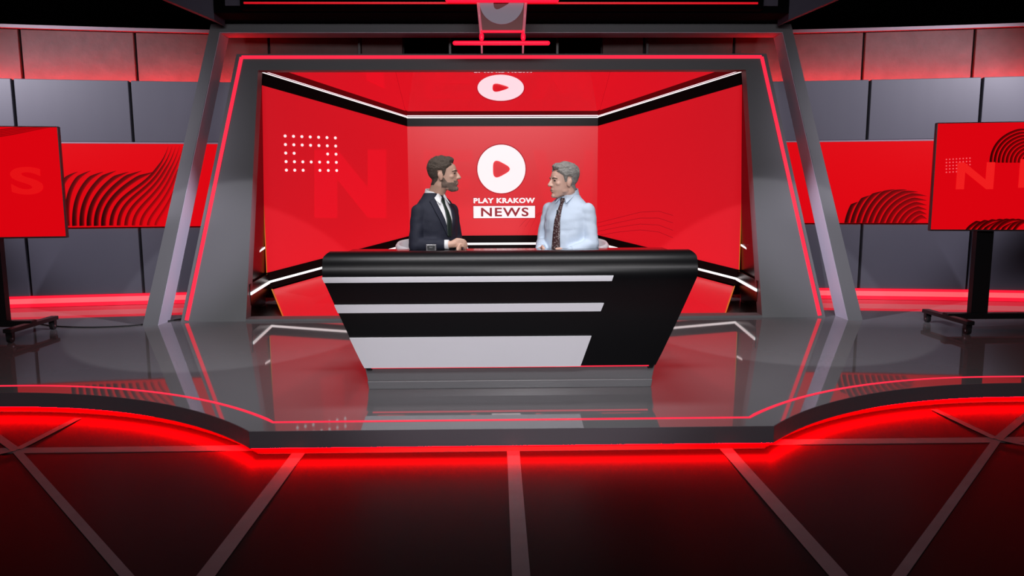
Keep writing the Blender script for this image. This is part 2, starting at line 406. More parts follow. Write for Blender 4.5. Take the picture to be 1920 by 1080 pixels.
# inner faces of the frame, paler colour standing in for lamp light
for s in (-1, 1):
    a = op((s*3.262, 0)); b = op((s*2.952, 2.885)); t = Vector((-s*.006, 0, 0))
    MB().prism([a+t+Vector((0, .004, 0)), a+t+D, b+t+D, b+t+Vector((0, .004, 0))], -t*.8).build('lit_reveal_face', 'reveal', OP)
a = op((-2.95, 2.885)); b = op((2.95, 2.885)); t = Vector((0, 0, -.006))
MB().prism([a+t+Vector((0, .004, 0)), a+t+D, b+t+D, b+t+Vector((0, .004, 0))], -t*.8).build('lit_soffit_face', 'reveal', OP)

IP = empty('inner_portal', (0, 7.13, 0), 'wide grey portal frame with a red light line, framing the red alcove behind the desk', 'portal frame')
def ip(x, z, off=0): return leanpt(x, z, 7.13, .37, off)
D2 = Vector((0, .14, 0))
for s in (-1, 1):
    MB().prism([ip(s*3.122, 0), ip(s*2.79, 2.667), ip(s*2.555, 2.667), ip(s*2.555, 2.49), ip(s*2.50, 0)], D2).build('pylon', 'portal', IP)
MB().prism([ip(-2.555, 2.49), ip(-2.555, 2.667), ip(2.555, 2.667), ip(2.555, 2.49)], D2).build('lintel', 'portal', IP)
mb = MB(); wl = .018
def seg(a, b):
    a = ip(*a, .0); b = ip(*b, .0); t = (b-a).normalized(); nn = Vector((0, -1, .37)).normalized(); sd = t.cross(nn).normalized()*wl
    mb.prism([a-sd, b-sd, b+sd, a+sd], nn*.006)
seg((-3.066, .015), (-2.735, 2.63)); seg((-2.735-.0, 2.63), (2.735, 2.63)); seg((3.066, .015), (2.735, 2.63))
mb.build('light_line', 'redled', IP)
# low grey sill across the opening
tag(MB().box((-2.5, 7.13, 0), (2.5, 7.3, .022)).build('door_sill', 'portal'), 'low grey sill on the platform between the portal pylons', 'sill')

# ================================================================== RED ALCOVE
AL = empty('red_alcove', (0, 8.5, 0), 'deep red alcove with white light lines and a mirrored ceiling behind the desk', 'alcove')
NX, NY, BXh, BY = 2.62, 8.25, 1.165, 9.30
def side(s, u, z, off=0):    # u 0 near .. 1 back
    p = Vector((s*(NX+(BXh-NX)*u), NY+(BY-NY)*u, z)); n = Vector((-s*(BY-NY), -(NX-BXh), 0)).normalized()
    return p+n*off
def bands(u): return {'top': 2.52+(2.145-2.52)*u, 't2': 2.376+(2.018-2.376)*u, 'b2': .350+(.685-.350)*u, 'rail': .245+(.582-.245)*u, 'bot': .17+(.50-.17)*u}
B0, B1 = bands(0), bands(1)
CA = math.radians(25); CB = 2.13; B1['top'] = CB+.001
def sidequad(s, z00, z01, z10, z11, th, off, m, name, par=AL, u0=0, u1=1):
    # z00/z01 low/high at near edge, z10/z11 at back edge
    q = [side(s, u0, z00, off), side(s, u1, z10, off), side(s, u1, z11, off), side(s, u0, z01, off)]
    n = side(s, 0, 0, -th)-side(s, 0, 0, 0); return MB().prism(q, n).build(name, m, par)
for s in (-1, 1):
    sidequad(s, B0['b2'], B0['t2'], B1['b2'], B1['t2'], .03, 0, 'redwall', 'side_wall')
    sidequad(s, B0['t2'], B0['top'], B1['t2'], B1['top'], .035, .006, 'band', 'upper_band')
    sidequad(s, B0['bot'], B0['b2'], B1['bot'], B1['b2'], .035, .008, 'band', 'lower_band')
    sidequad(s, B0['top']-.012, B0['top']-.001, B1['top']-.012, B1['top']-.001, .006, .008, 'white', 'light_line')
    sidequad(s, B0['rail']-.013, B0['rail']+.011, B1['rail']-.013, B1['rail']+.013, .006, .014, 'white', 'light_line')
    sidequad(s, B0['b2'], B0['t2'], B0['b2'], B0['t2'], .012, .004, 'orange', 'panel_edge', u0=-.004, u1=-.0005)
    # dark return from the alcove to the back of the pylon
    a = Vector((s*2.66, NY+.02, 0)); b0 = ip(s*2.53, 0)+D2; b1 = ip(s*2.56, 2.49)+D2
    MB().prism([b0, a, Vector((s*2.66, NY+.02, 2.50)), b1], (s*.02, 0, 0)).build('return_panel', 'band', AL)
    # rail continues forwards from the near corner to the pylon
    p0 = Vector((s*2.60, NY-.01, 0)); p1 = Vector((s*2.50, 7.30, 0)); 
    for z0, z1, m, o_, nm_ in ((.13, .34, 'band', 0, 'rail_band'), (.233, .258, 'white', .012, 'light_line')):
        o2 = Vector((-s*o_, 0, 0))
        MB().prism([p0+o2+Vector((0, 0, z0)), p1+o2+Vector((0, 0, z0)), p1+o2+Vector((0, 0, z1)), p0+o2+Vector((0, 0, z1))], (s*.012, 0, 0)).build(nm_, m, AL)
    MB().prism([Vector((s*2.615, 8.2, .62)), Vector((s*2.56, 7.45, .56)), Vector((s*2.56, 7.45, .575)), Vector((s*2.615, 8.2, .64))], (s*.006, 0, 0)).build('light_line', 'white', AL)  # reflection of a light line in the dark return, built as a glowing strip
MB().box((-BXh, BY, B1['b2']), (BXh, BY+.03, B1['t2'])).build('back_wall', 'redwall', AL)
MB().box((-BXh, BY-.006, B1['t2']), (BXh, BY+.03, B1['top'])).build('upper_band', 'band', AL)
MB().box((-BXh, BY-.008, B1['bot']), (BXh, BY+.03, B1['b2'])).build('lower_band', 'band', AL)
MB().box((-BXh, BY-.013, B1['top']-.016), (BXh, BY-.006, B1['top']-.004)).build('light_line', 'white', AL)
MB().box((-BXh, BY-.015, B1['rail']-.013), (BXh, BY-.008, B1['rail']+.013)).build('light_line', 'white', AL)
CZ = CB+math.tan(CA)*(BY-NY)
MB().prism([(-1.18, NY, CZ), (1.18, NY, CZ), (BXh, BY, CB), (-BXh, BY, CB)], (0, .01, .03)).build('mirror_ceiling', 'redceil', AL)
for s in (-1, 1):
    MB().prism([(s*1.182, NY, CZ), (s*(NX+.01), NY, B0['top']+.001), (s*(BXh+.002), BY, CB)], (0, .01, .03)).build('side_ceiling', 'redceil', AL)
# red skirt sloping from the rail down to the sill
sk = [((-2.55, 8.2, .17), (-1.165, BY-.02, .50), (1.165, BY-.02, .50), (2.55, 8.2, .17)), ((-2.19, 7.33, .0), (-1.0, 7.33, 0), (1.0, 7.33, 0), (2.19, 7.33, .0))]
mb = MB()
for i in range(3):
    a, b, c, d = sk[1][i], sk[1][i+1], sk[0][i+1], sk[0][i]; mb.prism([a, b, c, d], (0, .02, -.02))
mb.build('red_skirt', 'redwall', AL)
for s in (-1, 1):
    MB().prism([(s*2.19, 7.33, 0), (s*2.19, 7.345, .0), (s*2.555, 8.2, .175), (s*2.55, 8.19, .165)], (s*.012, 0, 0)).build('panel_edge', 'orange', AL)
MB().prism([(-2.62, 7.3, .001), (2.62, 7.3, .001), (2.62, 8.2, .001), (-2.62, 8.2, .001)], (0, 0, .004)).build('alcove_floor', 'band', AL)

# logo on the back wall
LC = Vector((-.02, BY, 1.50)); BR = .295
def ring(cx, cz, y, ro, th, n=72, hole=True, hs=1.0, oy=0):
    out = [Vector((cx+ro*math.cos(2*math.pi*k/n), y, cz+ro*math.sin(2*math.pi*k/n))) for k in range(n)]
    # rounded play triangle pointing right
    tri = [Vector((-.36, .42)), Vector((-.36, -.42)), Vector((.42, 0))]; inn = []
    cc = []
    for i in range(3):
        a, b, c = tri[i-1], tri[i], tri[(i+1) % 3]
        p = b+(a-b).normalized()*.34; q = b+(c-b).normalized()*.34
        for k in range(8): t = k/7; cc.append(p*(1-t)**2+b*2*t*(1-t)+q*t*t)
    def rad(ang):
        d = Vector((math.cos(ang), math.sin(ang))); best = .2
        for i in range(len(cc)):
            a, b = cc[i], cc[(i+1) % len(cc)]; e = b-a; den = d.x*e.y-d.y*e.x
            if abs(den) < 1e-9: continue
            t = (a.x*e.y-a.y*e.x)/den; u = (a.x*d.y-a.y*d.x)/den
            if t > 0 and -1e-6 <= u <= 1+1e-6: best = t
        return best*hs
    inn = [Vector((cx+ro*(.05)+ro*rad(2*math.pi*k/n)*math.cos(2*math.pi*k/n), y, cz+ro*rad(2*math.pi*k/n)*math.sin(2*math.pi*k/n))) for k in range(n)]
    mb = MB(); rings = [out, inn, [p+Vector((0, th, 0)) for p in inn], [p+Vector((0, th, 0)) for p in out]]
    mb.loft(rings, closed=True); return mb
ring(LC.x, LC.z, BY-.012, BR, .010, hs=1.12).build('play_logo', 'logo', AL)
def rim(cx, cz, y, ro, w_, th):
    n = 72; R = []
    for r_ in (ro, ro+w_): R.append([Vector((cx+r_*math.cos(2*math.pi*k/n), y, cz+r_*math.sin(2*math.pi*k/n))) for k in range(n)])
    return MB().loft([R[0], R[1], [p+Vector((0, th, 0)) for p in R[1]], [p+Vector((0, th, 0)) for p in R[0]]], closed=True)
rim(LC.x, LC.z, BY-.006, BR-.002, .014, .005).build('logo_outline', 'deepred', AL)
ux, uz, ny = (1, 0, 0), (0, 0, 1), (0, -1, 0)
def bw(x, y): return atY(x, y, BY)
a, b = bw(888, 376), bw(1003, 376)
c0 = (a+b)/2; wd = (b-a).length
fit_text('lettering', 'PLAY KRAKOW', (c0.x, BY-.003, c0.z), ux, uz, ny, wd+.014, .082, 'deepred', AL, .066, 1.12, .004)
fit_text('lettering', 'PLAY KRAKOW', (c0.x, BY-.008, c0.z), ux, uz, ny, wd, .066, 'logo', AL, .046, 1.12, .004)
p0, p1 = bw(888, 409), bw(1003, 386)
MB().box((p0.x-.008, BY-.004, p0.z-.008), (p1.x+.008, BY-.001, p1.z+.008)).build('logo_outline', 'deepred', AL)
MB().box((p0.x, BY-.010, p0.z), (p1.x, BY-.004, p1.z)).build('name_board', 'logo', AL)
p0, p1 = bw(902, 406), bw(991, 389)
fit_text('lettering', 'NEWS', ((p0.x+p1.x)/2, BY-.010, (p0.z+p1.z)/2), ux, uz, ny, p1.x-p0.x, p1.z-p0.z, 'logored', AL, .022, 1.15, .004)
# dotted grid on the left wall
n_l = Vector((1*(BY-NY), -(NX-BXh), 0)).normalized(); p_l = side(-1, 0, 1)
n_r = Vector((-1*(BY-NY), -(NX-BXh), 0)).normalized(); p_r = side(1, 0, 1)
def lw(x, y, off=0): return hit(x, y, p_l+n_l*off, n_l)
def rw(x, y, off=0): return hit(x, y, p_r+n_r*off, n_r)
skip = {(2, 2), (2, 3), (2, 4), (4, 3)}
mb = MB()
for r in range(5):
    for c in range(7):
        if (r, c) in skip: continue
        x = 534.5+c*15.7+r*.6; y = 255+r*16+c*(.6-.12*r); p = lw(x, y, .002)
        t1 = Vector((n_l.y, -n_l.x, 0)); ringp = [p+(t1*math.cos(q)+Vector((0, 0, 1))*math.sin(q))*.016 for q in [2*math.pi*k/12 for k in range(12)]]
        MB().prism(ringp, n_l*.004).build('dot', 'logo', AL)
def ghost(polys, f, n, name='faint_lettering', m='ghost2'):
    mb = MB()
    for P in polys: mb.prism([f(x, y, .0015) for x, y in P], n*.001)
    return mb.build(name, m, AL)
ghost([[(590, 281), (632, 281), (632, 408), (590, 408)], [(632, 281), (690, 352), (690, 408), (632, 335)], [(690, 281), (724, 281), (724, 408), (690, 408)]], lw, n_l, m='ghost')
def bwf(x, y, off=0): return atY(x, y, BY-off)
ghost([[(795, 282), (826, 282), (826, 408), (795, 408)], [(826, 282), (885, 282), (885, 302), (826, 302)], [(826, 332), (880, 332), (880, 352), (826, 352)], [(826, 388), (885, 388), (885, 408), (826, 408)]], bwf, Vector((0, -1, 0)))
ghost([[(1000, 282), (1022, 282), (1040, 360), (1028, 400)], [(1040, 360), (1056, 300), (1072, 300), (1050, 400), (1028, 400)], [(1072, 300), (1090, 360), (1086, 400), (1072, 380)], [(1090, 360), (1098, 282), (1113, 282), (1108, 400), (1086, 400)]], bwf, Vector((0, -1, 0)))
# faint dark contour lines low on the back and right walls
def contour(f, n, curves, name):
    mb = MB()
    for P in curves:
        pts = [f(x, y, .002) for x, y in P]
        for a, b in zip(pts, pts[1:]):
            up_ = Vector((0, 0, .003)); mb.prism([a-up_, b-up_, b+up_, a+up_], n*.001)
    return mb.build(name, 'deepred', AL)
contour(bwf, Vector((0, -1, 0)), [[(968+i*11, 442), (974+i*11, 425), (986+i*10, 412-i*3), (1004+i*9, 402-i*4)] for i in range(5)], 'contour_lines')
contour(rw, n_r, [[(1120, 418+i*8), (1160, 408+i*9), (1200, 398+i*11), (1235, 396+i*13), (1262, 404+i*14)] for i in range(4)], 'contour_lines')

# ================================================================== OVERHEAD CANOPY AND HANGING SIGN
CP = empty('overhead_canopy', (0, 7.8, 2.95), 'black box canopy with a dim red light line hanging over the outer portal', 'canopy')
MB().box((-2.86, 7.72, 2.99), (2.86, 8.6, 3.6)).build('canopy_box', 'black', CP)
MB().box((-2.56, 7.60, 3.0), (2.56, 7.70, 3.6)).build('front_box', 'black', CP)
MB().box((-2.52, 7.585, 3.046), (2.50, 7.60, 3.062)).build('light_line', 'dimled', CP)
for s in (-1, 1):
    MB().box((min(s*2.50, s*2.74), 7.705, 3.055), (max(s*2.50, s*2.74), 7.715, 3.6)).build('bracket', 'truss', CP)
    MB().box((min(s*2.38, s*2.50), 7.705, 3.045), (max(s*2.38, s*2.50), 7.715, 3.085)).build('bracket', 'truss', CP)
    MB().prism([(s*2.87, 7.75, 2.93), (s*3.9, 7.75, 3.36), (s*3.9, 7.75, 3.6), (s*2.87, 7.75, 3.6)], (0, .3, 0)).build('side_wing', 'truss', CP)
HS = empty('hanging_sign', (0, 7.5, 2.62), 'hanging play sign of pink pipes and red neon tubes over the middle of the portal', 'sign')
YS = 7.52
def ys(x, y): return atY(x, y, YS)
for s, xa, xb in ((-1, 894, 903), (1, 987.5, 981)):
    a, b = ys(xa, -20), ys(xb, 72); MB().tube([a, b], .014, 14).build('pipe', 'neoncore', HS, True)
    b2 = ys(xb, 78); MB().cap(ys(xb, 66), ys(xb, 72), .022, .022).build('pipe_joint', 'neon', HS, True)
    c_ = ys(xb+(-1 if s > 0 else 1)*.5, 100); MB().tube([b2, c_], .009, 12).build('pipe_end', 'neoncore', HS, True)
def bar(x0, x1, y, r): 
    a, b = ys(x0, y), ys(x1, y); a.y -= .0; b.y -= .0
    mb = MB().cap(a+Vector((0, -.02, 0)), b+Vector((0, -.02, 0)), r, r, 14); return mb.build('neon_tube', 'neon', HS, True)
bar(840, 1043, 1, .024); bar(903, 981, 60, .012); bar(853, 1027, 81.5, .021)
a, b = ys(899, 56), ys(984, -20)
MB().box((a.x, YS+.02, a.z), (b.x, YS+.04, b.z+.2)).build('sign_board', 'signred', HS)
p = ys(940.5, 2)
ring(p.x, p.z, YS+.0, .215, .018, hs=1.15).build('play_ring', 'signgrey', HS)

# ================================================================== NEWS DESK
DK = empty('news_desk', (0, 4.8, 0), 'black news desk with rounded top edge and three white stripes on its front', 'desk')
prof = [(4.60, .864), (4.56, .872), (4.52, .878), (4.49, .882), (4.455, .885)]
for k in range(23):
    a = math.radians(90+5*k); prof.append((4.42+.145*math.cos(a), .765+.121*math.sin(a)))
NB = len(prof)-3
y_, z_ = prof[-1]
for k in range(1, 9): prof.append((y_+(4.542-y_)*k/8, z_+(.155-z_)*k/8))
def hw(y, z):
    if z > .74: 
        h = 1.083+(y-4.28)*.10
        if z > .85: h -= .03*((z-.85)/.036)**2
        return h
    return .905+(1.080-.905)*((z-.155)/(.74-.155))**.93
def desk_pt(sv, x, off=0):
    # sv: arc position 0..len(prof)-1, x in real metres
    i = min(int(sv), len(prof)-2); t = sv-i
    def cr(k): return prof[min(max(k, 0), len(prof)-1)]
    y = cr(i)[0]*(1-t)+cr(i+1)[0]*t; z = cr(i)[1]*(1-t)+cr(i+1)[1]*t
    dy, dz = cr(i+1)[0]-cr(i)[0], cr(i+1)[1]-cr(i)[1]; L = math.hypot(dy, dz); ny_, nz_ = dz/L, -dy/L
    return Vector((x, y+ny_*off, z+nz_*off))
def s_of_z(z):
    for i in range(NB-4, len(prof)-1):
        if prof[i][1] >= z >= prof[i+1][1]: return i+(prof[i][1]-z)/(prof[i][1]-prof[i+1][1])
N = len(prof); NXs = 20; v = []; f = []
for k in range(2):
    for i in range(N):
        for j in range(NXs+1):
            y, z = prof[i]; h = hw(y, z); v.append(desk_pt(i if i < N-1 else N-1.0001, -h+2*h*j/NXs, -.03*k))
A = lambda k, i, j: k*N*(NXs+1)+i*(NXs+1)+j
for i in range(N-1):
    for j in range(NXs):
        f.append([A(0, i, j), A(0, i+1, j), A(0, i+1, j+1), A(0, i, j+1)]); f.append([A(1, i, j), A(1, i, j+1), A(1, i+1, j+1), A(1, i+1, j)])
    f.append([A(0, i, 0), A(1, i, 0), A(1, i+1, 0), A(0, i+1, 0)]); f.append([A(0, i, NXs), A(0, i+1, NXs), A(1, i+1, NXs), A(1, i, NXs)])
for j in range(NXs):
    f.append([A(0, 0, j), A(0, 0, j+1), A(1, 0, j+1), A(1, 0, j)]); f.append([A(0, N-1, j), A(1, N-1, j), A(1, N-1, j+1), A(0, N-1, j+1)])
shell = pydata('front_panel', v, f, 'deskblack', DK, True)
try:
    shell.data.set_sharp_from_angle(angle=math.radians(50))
except Exception: pass
MB().box((-1.09, 4.53, .80), (1.09, 5.26, .835)).build('worktop', 'desktop', DK)
for s in (-1, 1):
    mb = MB(); q = [(s*(hw(4.56, .80)-.012), 4.36, .80), (s*(hw(4.56, .80)-.012), 5.2, .80), (s*.895, 5.05, .13), (s*.895, 4.57, .13)]
    mb.prism(q, (-s*.03, 0, 0)).build('side_panel', 'deskblack', DK)
    bevel(MB().box((min(s*1.07, s*1.235), 5.02, .70), (max(s*1.07, s*1.235), 5.12, .80)).build('end_bracket', 'frost', DK), .01)
def fz(x, y):      # where a line of sight meets the desk front
    d = ray(x, y); best = None
    for i in range(NB-5, N-1):
        (y0, z0), (y1, z1) = prof[i], prof[i+1]
        n = Vector((0, z1-z0, y0-y1)); p = hit(x, y, (0, y0, z0), n)
        if z1-1e-4 <= p.z <= z0+1e-4: return p
    return p
def stripe(yt, yb, xrt, xrb):
    pt, pb = fz(960, yt), fz(960, yb); st_, sb = s_of_z(pt.z), s_of_z(max(pb.z, prof[-1][1]+.001))
    xt, xb = fz(xrt, yt).x, fz(xrb, yb).x
    k = 8; v = []; f = []; n = 14
    for lay in (0, 1):
        for i in range(k+1):
            sv = st_+(sb-st_)*i/k; P = desk_pt(sv, 0); h = hw(P.y, P.z); xr = xt+(xb-xt)*i/k
            for j in range(n+1): v.append(desk_pt(sv, -h+(xr+h)*j/n, .008 if lay == 0 else .0005))
    A = lambda l, i, j: l*(k+1)*(n+1)+i*(n+1)+j
    for i in range(k):
        for j in range(n): f += [[A(0, i, j), A(0, i+1, j), A(0, i+1, j+1), A(0, i, j+1)], [A(1, i, j), A(1, i, j+1), A(1, i+1, j+1), A(1, i+1, j)]]
        f += [[A(0, i, 0), A(1, i, 0), A(1, i+1, 0), A(0, i+1, 0)], [A(0, i, n), A(0, i+1, n), A(1, i+1, n), A(1, i, n)]]
    for j in range(n): f += [[A(0, 0, j), A(0, 0, j+1), A(1, 0, j+1), A(1, 0, j)], [A(0, k, j), A(1, k, j), A(1, k, j+1), A(0, k, j+1)]]
    return pydata('white_stripe', v, f, 'deskwhite', DK)
stripe(517.5, 527, 1150, 1147); stripe(569, 583.5, 1132, 1126); stripe(630.5, 687, 1108.5, 1088)
bevel(MB().prism([(-.893, 4.60, .0), (.893, 4.60, .0), (.901, 4.60, .052), (-.901, 4.60, .052)], (0, .36, 0)).build('plinth_step', 'plinth', DK), .004)
MB().prism([(-.899, 4.615, .052), (.899, 4.615, .052), (.912, 4.60, .14), (-.912, 4.60, .14)], (0, .34, 0)).build('plinth', 'portal', DK)
MB().box((-.89, 4.585, .141), (.89, 5.0, .160)).build('bottom_panel', 'deskblack', DK)
MB().box((-.90, 4.575, .140), (.90, 4.585, .147)).build('led_strip', 'redled', DK)

# ================================================================== SMALL THINGS ON THE DESK
def dk(x, y, Y): return atY(x, y, Y)
a = atY(799, 469, 5.0); b = atY(818, 458, 5.0)
PH = empty('desk_clock', ((a.x+b.x)/2, 5.0, .835), 'small dark display with a silver rim on the desk before the navy suit', 'display')
bevel(MB().box((a.x, 4.99, .835), (b.x, 5.01, b.z)).build('rim', 'chrome', PH), .003)
MB().box((a.x+.008, 4.986, .845), (b.x-.008, 4.991, b.z-.008)).build('display_face', 'blackpl', PH)
mb = MB()
xm = (a.x+b.x)/2; zm = b.z-.018
for k in (-1, 0, 1): mb.box((xm+k*.008-.002, 4.984, zm-.006), (xm+k*.008+.002, 4.986, zm+.003))
mb.build('display_digits', 'chrome', PH)

# ================================================================== CHAIRS
def chair(cx, cy, rot, label):
    E_ = empty('studio_chair', (cx, cy, 0), label, 'chair', 'white chairs behind the desk')
    R = Matrix.Translation((cx, cy, 0)) @ Matrix.Rotation(rot, 4, 'Z')
    def add(mb, name, m, smooth=True):
        mb.v = [R @ p for p in mb.v]; return mb.build(name, m, E_, smooth)
    rings = []
    for k in range(25):
        a = math.radians(-25+230*k/24); c, s_ = math.cos(a), math.sin(a)
        h = .885-.05*(1-abs(math.sin(math.radians(90)*(k/24*2-1)))) if False else (.835)+.045*math.sin(math.pi*k/24)
        ri, ro = .235, .27
        rings.append([(ri*c, ri*s_*.95, .50), (ro*c*.95, ro*s_*.9, .50), (ro*c, ro*s_*.95, h-.02), ((ro-.015)*c, (ro-.015)*s_*.95, h), ((ri+.005)*c, (ri+.005)*s_*.95, h-.01)])
    add(MB().loft(rings), 'backrest', 'chairwhite')
    add(MB().eloft([(.44, .20, .20), (.455, .235, .225), (.50, .24, .23), (.515, .23, .22)]), 'seat', 'chairwhite')
    add(MB().tube([(0, 0, .03), (0, 0, .44)], .03, 16), 'pole', 'chrome')
    add(MB().eloft([(.0, .22, .22), (.012, .22, .22), (.03, .05, .05)]), 'base', 'chrome')
    ringp = [(0.2*math.cos(2*math.pi*k/24), .2*math.sin(2*math.pi*k/24)-.08, .13) for k in range(25)]
    add(MB().tube(ringp, .01, 8), 'foot_ring', 'chrome')

# ================================================================== PEOPLE
def remesh(o, vox, smooth=4):
    m = o.modifiers.new('r', 'REMESH'); m.mode = 'VOXEL'; m.voxel_size = vox; m.use_smooth_shade = True
    s_ = o.modifiers.new('s', 'SMOOTH'); s_.iterations = smooth; s_.factor = .5
    replace_mesh(o); return o
def bvh(me): return BVHTree.FromPolygons([v.co.copy() for v in me.vertices], [list(p.vertices) for p in me.polygons])
def inpoly(x, z, P):
    c = False; n = len(P)
    for i in range(n):
        (x1, z1), (x2, z2) = P[i], P[i-1]
        if (z1 > z) != (z2 > z) and x < (x2-x1)*(z-z1)/(z2-z1)+x1: c = not c
    return c
def patch(name, quadstrips, tree, off, th, m, parent):
    """cloth pieces laid on the chest: each quad strip is a list of (left, right) points in the (x, z) front view"""
    v = []; f = []
    for st_ in quadstrips:
        rows = []
        L = []
        for (a, b), (c, d) in zip(st_, st_[1:]):
            for t in (0, .2, .4, .6, .8): L.append(((a[0]+(c[0]-a[0])*t, a[1]+(c[1]-a[1])*t), (b[0]+(d[0]-b[0])*t, b[1]+(d[1]-b[1])*t)))
        L.append(st_[-1])
        for a, b in L:
            row = []
            for k in range(6):
                x = a[0]+(b[0]-a[0])*k/5; z = a[1]+(b[1]-a[1])*k/5
                h = tree.ray_cast(Vector((x, -1, z)), Vector((0, 1, 0)))
                y = h[0].y if h[0] else -.1
                row.append(Vector((x, y-off, z)))
            rows.append(row)
        base = len(v); n = 6; m_ = len(rows)
        for lay in (0, th):
            for r in rows:
                for p in r: v.append(p+Vector((0, lay, 0)))
        I = lambda l, i, j: base+l*m_*n+i*n+j
        for i in range(m_-1):
            for j in range(n-1): f += [[I(0, i, j), I(0, i+1, j), I(0, i+1, j+1), I(0, i, j+1)], [I(1, i, j), I(1, i, j+1), I(1, i+1, j+1), I(1, i+1, j)]]
            f += [[I(0, i, 0), I(1, i, 0), I(1, i+1, 0), I(0, i+1, 0)], [I(0, i, n-1), I(0, i+1, n-1), I(1, i+1, n-1), I(1, i, n-1)]]
        for j in range(n-1): f += [[I(0, 0, j), I(0, 0, j+1), I(1, 0, j+1), I(1, 0, j)], [I(0, m_-1, j), I(1, m_-1, j), I(1, m_-1, j+1), I(0, m_-1, j+1)]]
    return pydata(name, v, f, m, parent, True)
def shell_from(name, me, HM, pred, thick, m, parent, nz=.0):
    """a layer of hair grown from the faces of the head that satisfy pred (in head coordinates)"""
    inv = HM.inverted(); keep = [p for p in me.polygons if pred(inv @ p.center)]
    used = {}; v = []; f = []
    for p in keep:
        for i in p.vertices:
            if i not in used:
                used[i] = len(used)
    n = len(used); order = sorted(used, key=used.get)
    cnt = {}
    for p in keep:
        vs_ = list(p.vertices)
        for a, b in zip(vs_, vs_[1:]+vs_[:1]): cnt[(min(a, b), max(a, b))] = cnt.get((min(a, b), max(a, b)), 0)+1
    edge = [e for e, c in cnt.items() if c == 1]; eb = set(i for e in edge for i in e)
    # distance from the rim in rings, so that the layer thins out there
    adj = {}
    for (a, b) in cnt: adj.setdefault(a, []).append(b); adj.setdefault(b, []).append(a)
    dist = {i: 0 for i in eb}; fr = list(eb)
    while fr:
        nx = []
        for i in fr:
            for j in adj[i]:
                if j not in dist: dist[j] = dist[i]+1; nx.append(j)
        fr = nx
    for i in order: v.append(me.vertices[i].co-me.vertices[i].normal*.001)
    for i in order:
        p = inv @ me.vertices[i].co; t = thick(p)*min(1, .25+dist.get(i, 9)/4)
        q = p*1; t *= 1+nz*noise.noise(Vector((q.x*70, q.y*45, q.z*90)))+nz*.7*noise.noise(q*190)
        v.append(me.vertices[i].co+me.vertices[i].normal*t)
    for p in keep:
        f.append([used[i] for i in p.vertices][::-1]); f.append([used[i]+n for i in p.vertices])
    for a, b in edge: f.append([used[a], used[b], used[b]+n, used[a]+n])
    return pydata(name, v, f, m, parent, True)

